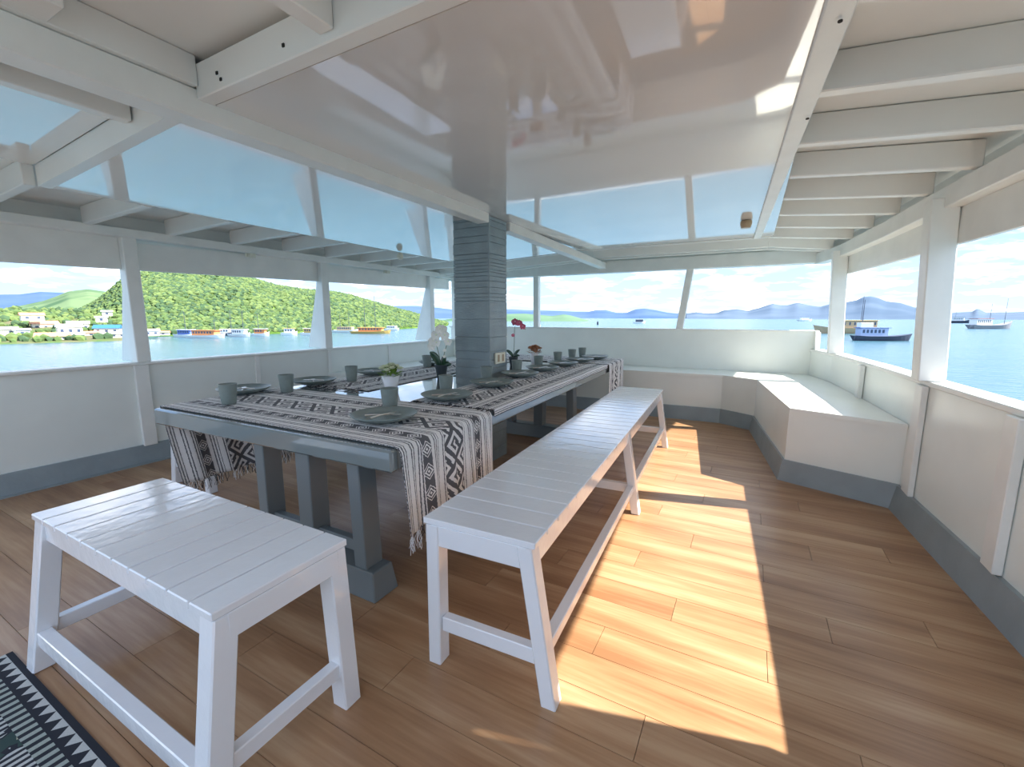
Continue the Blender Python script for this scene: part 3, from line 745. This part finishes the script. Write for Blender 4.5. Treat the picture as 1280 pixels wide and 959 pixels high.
def orchid(label, loc, m, flowers, leafs, potm, pot, m2='cream', stemh=.3):
    t = thing('orchid', label, 'potted plant', loc)
    r0, r1, h = pot
    bm = NEW(); lathe(bm, [(r0, 0), (r1, h), (r1+.004, h+.005), (r1-.006, h+.005), (r1-.01, h-.02), (.004, h-.02)], 20); obj('pot', bm, M[potm], t, smooth=True)
    for pts, fl in flowers:
        bm = NEW(); tube(bm, [Vector(p) for p in pts], .0028, 5); s = obj('stem', bm, M['stem'], t)
        for c, f, r in fl: orchid_bloom(t, Vector(c), Vector(f), r, m, m2)
    for c, d, ln, wd in leafs:
        bm = NEW(); d = Vector(d).normalized(); s_ = d.cross(Vector((0, 1, .2))).normalized(); rings = []
        c = Vector(c); N = 8
        for i in range(N+1):
            q = i/N; w2 = wd*math.sin(math.pi*(.12+.86*q))**.7/2; p = c+d*ln*q+Vector((0, 0, -.25*ln*q*q))
            rings.append([bm.verts.new(p-s_*w2+Vector((0, 0, w2*.35))), bm.verts.new(p), bm.verts.new(p+s_*w2+Vector((0, 0, w2*.35)))])
        for a, b in zip(rings, rings[1:]):
            for k in range(2): bm.faces.new((a[k], a[k+1], b[k+1], b[k]))
        o = obj('leaf', bm, M['leaf'], t, smooth=True, fix=False); sd = o.modifiers.new('thickness', 'SOLIDIFY'); sd.thickness = .002
    return t
fc = (.35, -1, .05)
orchid('white orchid in a dark pot left of the pillar', (-2.22, 2.86, TH), 'petal',
       [([(0, 0, .10), (-.02, 0, .20), (-.05, 0, .30), (-.03, 0, .38), (.02, -.01, .42)],
         [((-.05, -.03, .31), fc, .045), ((-.075, -.02, .27), fc, .04), ((-.02, -.03, .36), fc, .045), ((.02, -.03, .41), fc, .042), ((-.055, -.01, .36), (-.4, -1, 0), .04), ((-.01, -.04, .30), fc, .038)]),
        ([(.01, 0, .10), (.03, 0, .2), (.06, 0, .28), (.075, 0, .34), (.06, 0, .40)],
         [((.06, -.02, .36), fc, .044), ((.09, -.02, .31), fc, .036), ((.045, -.02, .41), fc, .04), ((.055, -.02, .24), fc, .016), ((.05, -.02, .19), fc, .014)])],
       [((-.005, -.01, .10), (-.42, -.15, .95), .19, .075), ((.01, 0, .10), (.28, -.05, .95), .13, .05), ((.0, 0, .10), (.8, .3, .5), .10, .05)], 'darkpot', (.034, .052, .115))
orchid('pink orchid standing behind the pillar', (-2.17, 4.02, TH), 'pink',
       [([(0, 0, .08), (.01, 0, .24), (.012, 0, .38), (.03, 0, .46), (.10, -.02, .46), (.15, -.02, .38)],
         [((.035, -.03, .455), fc, .042), ((.085, -.03, .445), fc, .036), ((.125, -.03, .41), fc, .034), ((.012, -.03, .32), fc, .02)])],
       [((.0, 0, .09), (.55, 0, .85), .14, .03), ((.0, 0, .09), (-.6, 0, .7), .14, .04), ((0, 0, .09), (.9, -.2, .5), .10, .03)], 'darkpot', (.035, .05, .09), 'pinkp')
def posy(label, loc, petals, pot, nfl, rad, spread, col2=None):
    t = thing('flower_pot', label, 'potted plant', loc)
    r0, r1, h = pot
    bm = NEW(); lathe(bm, [(r0, 0), (r0+.002, .004), (r1, h), (r1-.004, h+.001), (r1-.01, h-.02), (.004, h-.02)], 22); obj('pot', bm, M['white_cer'], t, smooth=True)
    random.seed(11)
    bm = NEW()
    for i in range(70):
        a = random.random()*6.283; el = random.uniform(.1, 1.3); d = Vector((math.cos(a)*math.cos(el), math.sin(a)*math.cos(el), math.sin(el)))
        petal(bm, Vector((0, 0, h-.015))+d*spread*.45, d+Vector((random.uniform(-.5, .5), random.uniform(-.5, .5), 0)), spread*random.uniform(.35, .6), .02)
    o = obj('foliage', bm, M['leaf2'] if not col2 else M[col2], t, fix=False); o['kind'] = 'stuff'
    for i in range(nfl):
        a = 2.4*i; rr = spread*.75*math.sqrt((i+.4)/nfl); c = Vector((rr*math.cos(a), rr*math.sin(a), h+spread*.75-rr*.55))
        bm = NEW()
        for ring, (rn, tilt) in enumerate(((7, .35), (5, .8), (4, 1.2))):
            for k in range(rn):
                b = 2*math.pi*k/rn+ring*.5; d = Vector((math.cos(b)*math.cos(tilt), math.sin(b)*math.cos(tilt), math.sin(tilt)))
                petal(bm, c, d, rad*(1-.15*ring), rad*.9, curl=.6)
        obj('flower', bm, M[petals], t, fix=False)
posy('white pot of cream flowers and green leaves on the near table', (-2.21, 2.27, TH), 'cream', (.040, .064, .10), 12, .032, .105)
posy('small white vase of dusty orange flowers beyond the pillar', (-2.12, 4.42, TH), 'orange', (.034, .046, .11), 12, .036, .10, 'orange')

# ------------------------------------------------------------ sea, hills
bm = NEW(); box(bm, -6000, 6000, -600, 6500, SEA-2, SEA); struct('sea', bm, M['sea'])
def ridge(name, m, prof, shore, dep, back, nv=18, amp=1.0, nf=.02, step=3, floor_z=SEA-.6):
    """hill surveyed from its skyline: prof = (pixel column, skyline row); shore(px) = shoreline distance; ridge line dep metres behind it"""
    cols = []
    px = prof[0][0]
    while px <= prof[-1][0]:
        for (a, b), (c, d) in zip(prof, prof[1:]):
            if a <= px <= c: py = b+(d-b)*(px-a)/(c-a); break
        cols.append((px, py)); px += step
    bm = NEW(); G = []
    for px, py in cols:
        a, s = azel(px, py); ds = shore(px); dr = ds+dep; zt = CAM_H+s*dr; rowv = []
        for j in range(nv+1):
            t = j/nv
            if t <= .7:
                q = t/.7; d = ds+dep*q; z = floor_z+(zt-floor_z)*(math.sin(q*math.pi/2)**.9)
                if q > .999: z = zt
            else:
                q = (t-.7)/.3; d = dr+back*q; z = zt+(floor_z-zt)*q*q
            p = a*d; env = math.sin(min(1, t/.7)*math.pi)
            nz_ = noise.noise(Vector((p.x*nf, p.y*nf, 3.3)))+.5*noise.noise(Vector((p.x*nf*2.7, p.y*nf*2.7, 7.1)))
            rowv.append(bm.verts.new((p.x, p.y, z+amp*nz_*env*(zt-floor_z)*.22)))
        G.append(rowv)
    for A, B in zip(G, G[1:]):
        for j in range(nv):
            f = bm.faces.new((A[j], A[j+1], B[j+1], B[j])); f.smooth = True
    pts = [[v.co.copy() for v in g] for g in G]
    o = obj(name, bm, m, fix=False); tag(o, kind='structure'); return o, pts
def hill_mat(name, c1, c2, scale, rough=1.0):
    m = bpy.data.materials.new(name); m.use_nodes = True; t = m.node_tree; b = t.nodes['Principled BSDF']; n = NB(m)
    g = t.nodes.new('ShaderNodeNewGeometry'); f = n.noise(g.outputs['Position'], scale, 8)
    r = t.nodes.new('ShaderNodeValToRGB'); t.links.new(f, r.inputs[0]); r.color_ramp.elements[0].position = .38; r.color_ramp.elements[1].position = .62
    r.color_ramp.elements[0].color = (*c1, 1); r.color_ramp.elements[1].color = (*c2, 1)
    t.links.new(r.outputs[0], b.inputs['Base Color']); b.inputs['Roughness'].default_value = rough; b.inputs['Specular IOR Level'].default_value = .1
    return m
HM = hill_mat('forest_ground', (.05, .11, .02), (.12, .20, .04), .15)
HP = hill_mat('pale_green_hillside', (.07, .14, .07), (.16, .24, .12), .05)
HB = hill_mat('hazy_blue_ridge', (.06, .115, .22), (.09, .15, .27), .004)  # distance haze is mixed into these ridge and lowland base colours
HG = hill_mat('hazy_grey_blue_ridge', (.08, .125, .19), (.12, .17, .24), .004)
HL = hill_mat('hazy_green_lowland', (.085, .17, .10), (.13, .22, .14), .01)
WL = [(-200, 424), (150, 421.5), (300, 419), (400, 416), (480, 413), (545, 409), (600, 407)]
def shoreA(px):
    for (a, b), (c, d) in zip(WL, WL[1:]):
        if a <= px <= c: return sea_at(px, b+(d-b)*(px-a)/(c-a))[1]
    return 180
main_prof = [(80, 400), (95, 392), (109, 385), (125, 376), (138, 367), (152, 356), (170, 347), (190, 341), (210, 340), (240, 341), (290, 346), (320, 354), (345, 360), (370, 364), (395, 365), (420, 367), (440, 371), (460, 377), (480, 383), (500, 388), (520, 393), (540, 399), (560, 404)]
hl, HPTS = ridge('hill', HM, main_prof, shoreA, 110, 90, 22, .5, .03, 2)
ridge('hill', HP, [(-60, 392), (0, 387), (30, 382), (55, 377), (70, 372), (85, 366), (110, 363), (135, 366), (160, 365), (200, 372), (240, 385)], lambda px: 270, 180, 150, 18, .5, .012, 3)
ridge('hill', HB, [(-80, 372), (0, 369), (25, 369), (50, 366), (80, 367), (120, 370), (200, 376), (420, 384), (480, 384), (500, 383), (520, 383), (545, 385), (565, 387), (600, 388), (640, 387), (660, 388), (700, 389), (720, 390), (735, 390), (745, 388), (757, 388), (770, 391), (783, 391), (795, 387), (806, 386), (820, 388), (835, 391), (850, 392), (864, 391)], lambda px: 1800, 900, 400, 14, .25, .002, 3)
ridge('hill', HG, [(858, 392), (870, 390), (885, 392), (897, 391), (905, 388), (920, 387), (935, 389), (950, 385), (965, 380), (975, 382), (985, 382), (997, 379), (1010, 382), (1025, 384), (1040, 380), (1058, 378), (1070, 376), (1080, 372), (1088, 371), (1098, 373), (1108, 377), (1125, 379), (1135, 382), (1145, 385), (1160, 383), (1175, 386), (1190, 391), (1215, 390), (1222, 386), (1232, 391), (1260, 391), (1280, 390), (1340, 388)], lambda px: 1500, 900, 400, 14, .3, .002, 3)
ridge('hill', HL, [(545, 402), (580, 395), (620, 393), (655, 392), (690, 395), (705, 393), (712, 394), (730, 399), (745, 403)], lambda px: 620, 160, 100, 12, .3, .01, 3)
# tree canopy on the near hill: crowns nobody could count
random.seed(5)
ico = bmesh.new(); bmesh.ops.create_icosphere(ico, subdivisions=1, radius=1); IV = [v.co.copy() for v in ico.verts]; IF = [[v.index for v in f.verts] for f in ico.faces]; ico.free()
def crowns(name, count, mats, rmin, rmax):
    for mi, m in enumerate(mats):
        vs_, fs_ = [], []
        for k in range(count//len(mats)):
            i = random.randrange(len(HPTS)-1); j = random.randrange(0, 16)
            a, b, c, d = HPTS[i][j], HPTS[i+1][j], HPTS[i][j+1], HPTS[i+1][j+1]; s, t = random.random(), random.random()
            p = (a*(1-s)+b*s)*(1-t)+(c*(1-s)+d*s)*t
            if p.z < SEA+.8: continue
            if noise.noise(p*.05) > .1+.25*mi and mi == 2: continue
            r = random.uniform(rmin, rmax); base = len(vs_); sx, sz = random.uniform(.8, 1.25), random.uniform(.6, 1.0)
            for q in IV:
                w3 = 1+random.uniform(-.22, .22); vs_.append((p.x+q.x*r*sx*w3, p.y+q.y*r*w3, p.z+q.z*r*sz*w3+.2*r))
            fs_ += [[base+x for x in f] for f in IF]
        me = bpy.data.meshes.new(name); me.from_pydata(vs_, [], fs_); me.update()
        o = link(name, me, m, hl); o['kind'] = 'stuff'
TM = [mat('leaf_crown_a', (.09, .155, .045), .9, vary=(.6, .35)), mat('leaf_crown_b', (.135, .20, .06), .9, vary=(.6, .3)), mat('leaf_crown_c', (.05, .105, .045), .9, vary=(.6, .3))]
crowns('tree_canopy', 21000, TM, .6, 1.35)

# ------------------------------------------------------------ boats
BW = mat('boat_white', (.85, .86, .88), .4); BB = mat('boat_blue', (.10, .18, .50), .5); BD = mat('boat_dark', (.05, .06, .10), .5)
BO = mat('boat_orange', (.62, .25, .10), .6); BT = mat('boat_tan', (.50, .38, .24), .6); BY = mat('boat_gold', (.62, .42, .14), .6); BR = mat('boat_red', (.40, .10, .10), .6)
BG = mat('boat_glass', (.06, .09, .16), .2)
BGR = mat('boat_pale_grey', (.30, .30, .34), .5)
BLT = mat('boat_pale_blue', (.42, .50, .72), .5)
def boat(px, py, ln, head, label, hull, cab, top=None, masts=(), cabin=(.15, .75, 1.9), bow=1.0, deck2=None, hh=None, group=None, name='boat'):
    p, dist = sea_at(px, py); t = thing(name, label, 'boat', (p.x, p.y, SEA), R(head), group)
    W = ln*.24; H0 = hh or ln*.10
    bm = NEW(); N = 12; rings = []
    for i in range(N+1):
        q = i/N; x = (q-.5)*ln; w2 = W/2*(1-max(0, (q-.55)/.45)**2.2)*(.86+.14*min(1, q*6)) + .02; zs = H0*(1+bow*max(0, q-.55)**2*4+.15*max(0, .2-q)*5)
        rings.append([bm.verts.new((x+(q-.5)*ln*.05, -w2, zs)), bm.verts.new((x*.94, -w2*.6, -.3)), bm.verts.new((x*.94, w2*.6, -.3)), bm.verts.new((x+(q-.5)*ln*.05, w2, zs)), bm.verts.new((x, 0, zs-.12))])
    for a, b in zip(rings, rings[1:]):
        for k in range(5): bm.faces.new((a[k], a[(k+1) % 5], b[(k+1) % 5], b[k]))
    bm.faces.new(rings[0][::-1]); bm.faces.new(rings[-1]); obj('hull', bm, hull, t)
    c0, c1, ch = cabin; x0, x1 = (c0-.5)*ln, (c1-.5)*ln
    c = obj('cabin', one(box, x0, x1, -W*.36, W*.36, H0*.9, H0+ch), cab, t, .05)
    k = 0; xx = x0+.5
    while xx < x1-.9 and k < 12:
        for s in (-1, 1): obj('window', one(box, xx, xx+.55, s*W*.36-.04, s*W*.36+.04, H0+ch*.4, H0+ch*.8), BG, c)
        xx += max(1.0, (x1-x0)/8); k += 1
    if top: obj('canopy', one(box, x0-.4, x1+.6, -W*.42, W*.42, H0+ch, H0+ch+.16), top, t, .04)
    if deck2: a, b, h2, m2 = deck2; obj('wheelhouse', one(box, (a-.5)*ln, (b-.5)*ln, -W*.28, W*.28, H0+ch+.16, H0+ch+.16+h2), m2, t, .04)
    for q, mh in masts: obj('mast', one(tube, [((q-.5)*ln, 0, H0*.8), ((q-.5)*ln, 0, mh)], [.13, .06], 6), BD, t)
    return t
HD = YAW
boat(1102, 426, 14.5, HD-8, 'blue and white two-deck boat nearest beyond the right windows', BD, BLT, BB, [(.12, 11.5)], (.06, .55, 2.3), .7, (.06, .28, 1.3, BW), 1.3)
b_ = boat(1058, 417, 24, HD+170, 'tan wooden boat partly hidden by the blue and white boat', BT, BT, BY, [(.3, 15), (.6, 17)], (.1, .7, 3.0), .7, None, 2.2)
boat(1238, 411, 25, HD+4, 'pale grey schooner with raised bow beyond the rightmost window', BGR, BW, BR, [(.45, 14), (.82, 17)], (.05, .42, 3.6), 1.6, None, 2.0)
boat(1199, 404, 17, HD-50, 'small dark boat beside the pale grey schooner', BD, BW, BD, [(.3, 12)], (.2, .7, 3.6), 1.0, None, 2.4)
boat(1006, 401.5, 24, HD+10, 'distant pale boat left of the right corner post', BW, BW, BW, [], (.2, .7, 3.0), .8, None, 2.0)
boat(799, 404.3, 12, HD, 'distant white boat seen in the middle of the bow window', BW, BD, BW, [(.5, 7)], (.2, .8, 2.6), .8, None, 1.4)
boat(747, 406, 7, HD+80, 'tiny dark boat seen left in the bow window', BD, BD, None, [(.5, 5)], (.3, .7, 1.8), .6, None, .9)
left = [(233, 419, 9.5, 'blue and white boat moored at the foot of the green hill', BW, BB, BW, [(.5, 8.5)]),
        (258, 420, 14, 'orange-roofed white boat beside the blue one', BW, BO, BO, [(.75, 6)]),
        (282, 417, 6, 'small dark boat between the orange-roofed and masted boats', BD, BW, None, []),
        (300, 418.5, 9, 'white boat with a tall white mast left of the orange-masted boat', BW, BW, BW, [(.1, 9), (.7, 9)]),
        (326, 417.5, 7, 'white boat with an orange cabin and masts', BW, BO, BW, [(.4, 8)]),
        (362, 416.5, 6, 'low white boat near the left post, farther left', BW, BW, BY, [(.4, 5)]),
        (387, 416.5, 7, 'white boat with a yellow canopy by the left post', BW, BY, BW, [(.7, 5)]),
        (432, 413, 12, 'row boat with pale hull and bare masts left of the golden boat', BW, BT, None, [(.3, 8), (.65, 8)]),
        (464, 414.5, 16, 'golden wooden schooner with two masts off the hill', BY, BO, BY, [(.35, 14), (.62, 15)]),
        (490, 411, 8, 'small pale boat right of the golden schooner', BW, BW, None, [])]
for i, (px, py, ln, lb, h, c, tp, ms) in enumerate(left): boat(px, py+2.6, ln, HD-18+7*(i % 3), lb, h, c, tp, ms, (.2, .8, 1.5), 1.0, None, .9, 'boats moored below the green hill')

# ------------------------------------------------------------ shoreside houses on the far left
random.seed(21)
RFo = mat('roof_orange', (.62, .30, .18), .8); RFb = mat('roof_blue', (.04, .18, .55), .6); RFg = mat('roof_grey', (.5, .5, .5), .8); RFw = mat('roof_pale', (.75, .72, .7), .8)
HW = mat('house_wall', (.80, .77, .72), .8); HWb = mat('house_wall_blue', (.45, .6, .75), .8)
HPOS = []
def hash_px(px): return int(px)//7
def house(px, py, w_, d_, h_, wall, roof, label, base=.6, rot=0, rh=.35):
    a, s = azel(px, py); dist = 172+(base*3.5 if base < 4 else base*4)+(hash_px(px) % 3)*9; k_ = dist/185; w_ *= k_*.76; d_ *= k_*.38; h_ *= k_*.9; p = a*dist; HPOS.append(Vector((p.x, p.y, SEA+base))); t = thing('house', label, 'building', (p.x, p.y, SEA+base), math.atan2(a.y, a.x)+R(90+rot), 'houses along the shore')
    wl_ = obj('wall', one(box, -w_/2, w_/2, -d_/2, d_/2, 0, h_), wall, t)
    bm = NEW(); ov = .3; r = w_*rh*.5
    for q in (bm,):
        v = [q.verts.new(c) for c in ((-w_/2-ov, -d_/2-ov, h_), (w_/2+ov, -d_/2-ov, h_), (w_/2+ov, d_/2+ov, h_), (-w_/2-ov, d_/2+ov, h_), (-w_/2-ov, 0, h_+r), (w_/2+ov, 0, h_+r))]
        for f in ((0, 1, 5, 4), (2, 3, 4, 5), (0, 4, 3), (1, 2, 5), (3, 2, 1, 0)): q.faces.new([v[i] for i in f])
    obj('roof', bm, roof, t)
    k = max(1, int(w_/1.6))
    for i in range(k):
        xx = -w_/2+(i+.5)*w_/k
        for s_ in (-1, 1): obj('window', one(box, xx-.35, xx+.35, s_*d_/2-.03, s_*d_/2+.03, h_*.35, h_*.75), BG, wl_)
HS = [(8, 6, 1.8, HW, RFg, 'grey-roofed', 'at the far left edge of the view', 1.6), (28, 4, 2.0, HWb, RFw, 'pale blue', 'third from the left edge', 1.2),
      (18, 4, 1.6, HW, RFw, 'small white', 'second from the left edge', .5),
      (36, 4.5, 1.4, HW, RFw, 'low white', 'left of the large orange roof', .6), (66, 9, 1.2, HW, RFo, 'wide orange-roofed', 'standing right at the water', .4),
      (58, 7, 2.2, HW, RFo, 'orange-roofed', 'just above the wide one at the water', 2.4), (88, 7, 2.6, HW, RFw, 'tall white', 'right of the orange roofs', 1.6),
      (100, 6, 2.8, HW, RFw, 'white blocky', 'beside the tall white one', 1.9), (96, 4, 1.3, HWb, RFw, 'small blue', 'below the white blocky one', .4),
      (115, 4, 1.3, HW, RFo, 'little orange-roofed', 'left of the blue-roofed hall', .8),
      (136, 8, 2.0, HW, RFb, 'bright blue-roofed', 'left of the first window post', 1.4), (148, 5, 1.4, HW, RFw, 'pale', 'next to the blue-roofed hall', .6),
      (190, 5, 1.8, HW, RFw, 'white', 'just right of the first window post', .9), (205, 4, 1.0, HW, RFo, 'low orange-roofed', 'right of the first window post', .5),
      (44, 6, 1.6, HW, RFo, 'hillside orange-roofed', 'up among the trees on the far left', 5.6), (130, 3.4, 1.6, HW, RFw, 'hillside white', 'up above the blue-roofed hall', 5.0), (138, 3, 1.5, HW, RFg, 'hillside grey-roofed', 'up above the blue-roofed hall', 7.0)]
for px, w_, h_, wm, rm, look, where, base in HS:
    house(px, 420, w_, w_*.7, h_, wm, rm, f'{look} house {where}', base, random.uniform(-20, 20))
SHORE = []
# the strip of low shore the houses stand on
bm = NEW(); G = []
for px in range(-120, 176, 8):
    a, s = azel(px, 420)
    G.append([bm.verts.new((a.x*d, a.y*d, SEA+z)) for d, z in ((164, -.6), (167, .35), (185, 1.2), (210, 6.0), (240, 9), (300, -1))])
SHORE = [[v.co.copy() for v in g] for g in G]
for A, B in zip(G, G[1:]):
    for j in range(5): f = bm.faces.new((A[j], A[j+1], B[j+1], B[j]))
shore = struct('shore', bm, hill_mat('shore_ground', (.16, .15, .09), (.09, .15, .05), .25))

random.seed(9)
vv = [([], []) for _ in TM]
for k in range(900):                      # mass of trees and bushes on the low shore
    i = random.randrange(len(SHORE)-1); j = random.choice((1, 2, 2, 3, 3, 3)); t, u = random.random(), random.random()
    p = (SHORE[i][j]*(1-t)+SHORE[i+1][j]*t)*(1-u)+(SHORE[i][j+1]*(1-t)+SHORE[i+1][j+1]*t)*u
    if any((p-q).length < 3.2 for q in HPOS) or (j == 1 and noise.noise(p*.12) < .1): continue
    V2, F2 = vv[k % 3]; r_ = random.uniform(.6, 1.3); b0 = len(V2)
    V2 += [tuple(p+Vector((0, 0, r_*.4))+v*r_*random.uniform(.75, 1.25)) for v in IV]; F2 += [[b0+x for x in f] for f in IF]
for (V2, F2), m in zip(vv, TM):
    me = bpy.data.meshes.new('tree_canopy'); me.from_pydata(V2, [], F2); me.update(); o = link('tree_canopy', me, m, shore); o['kind'] = 'stuff'
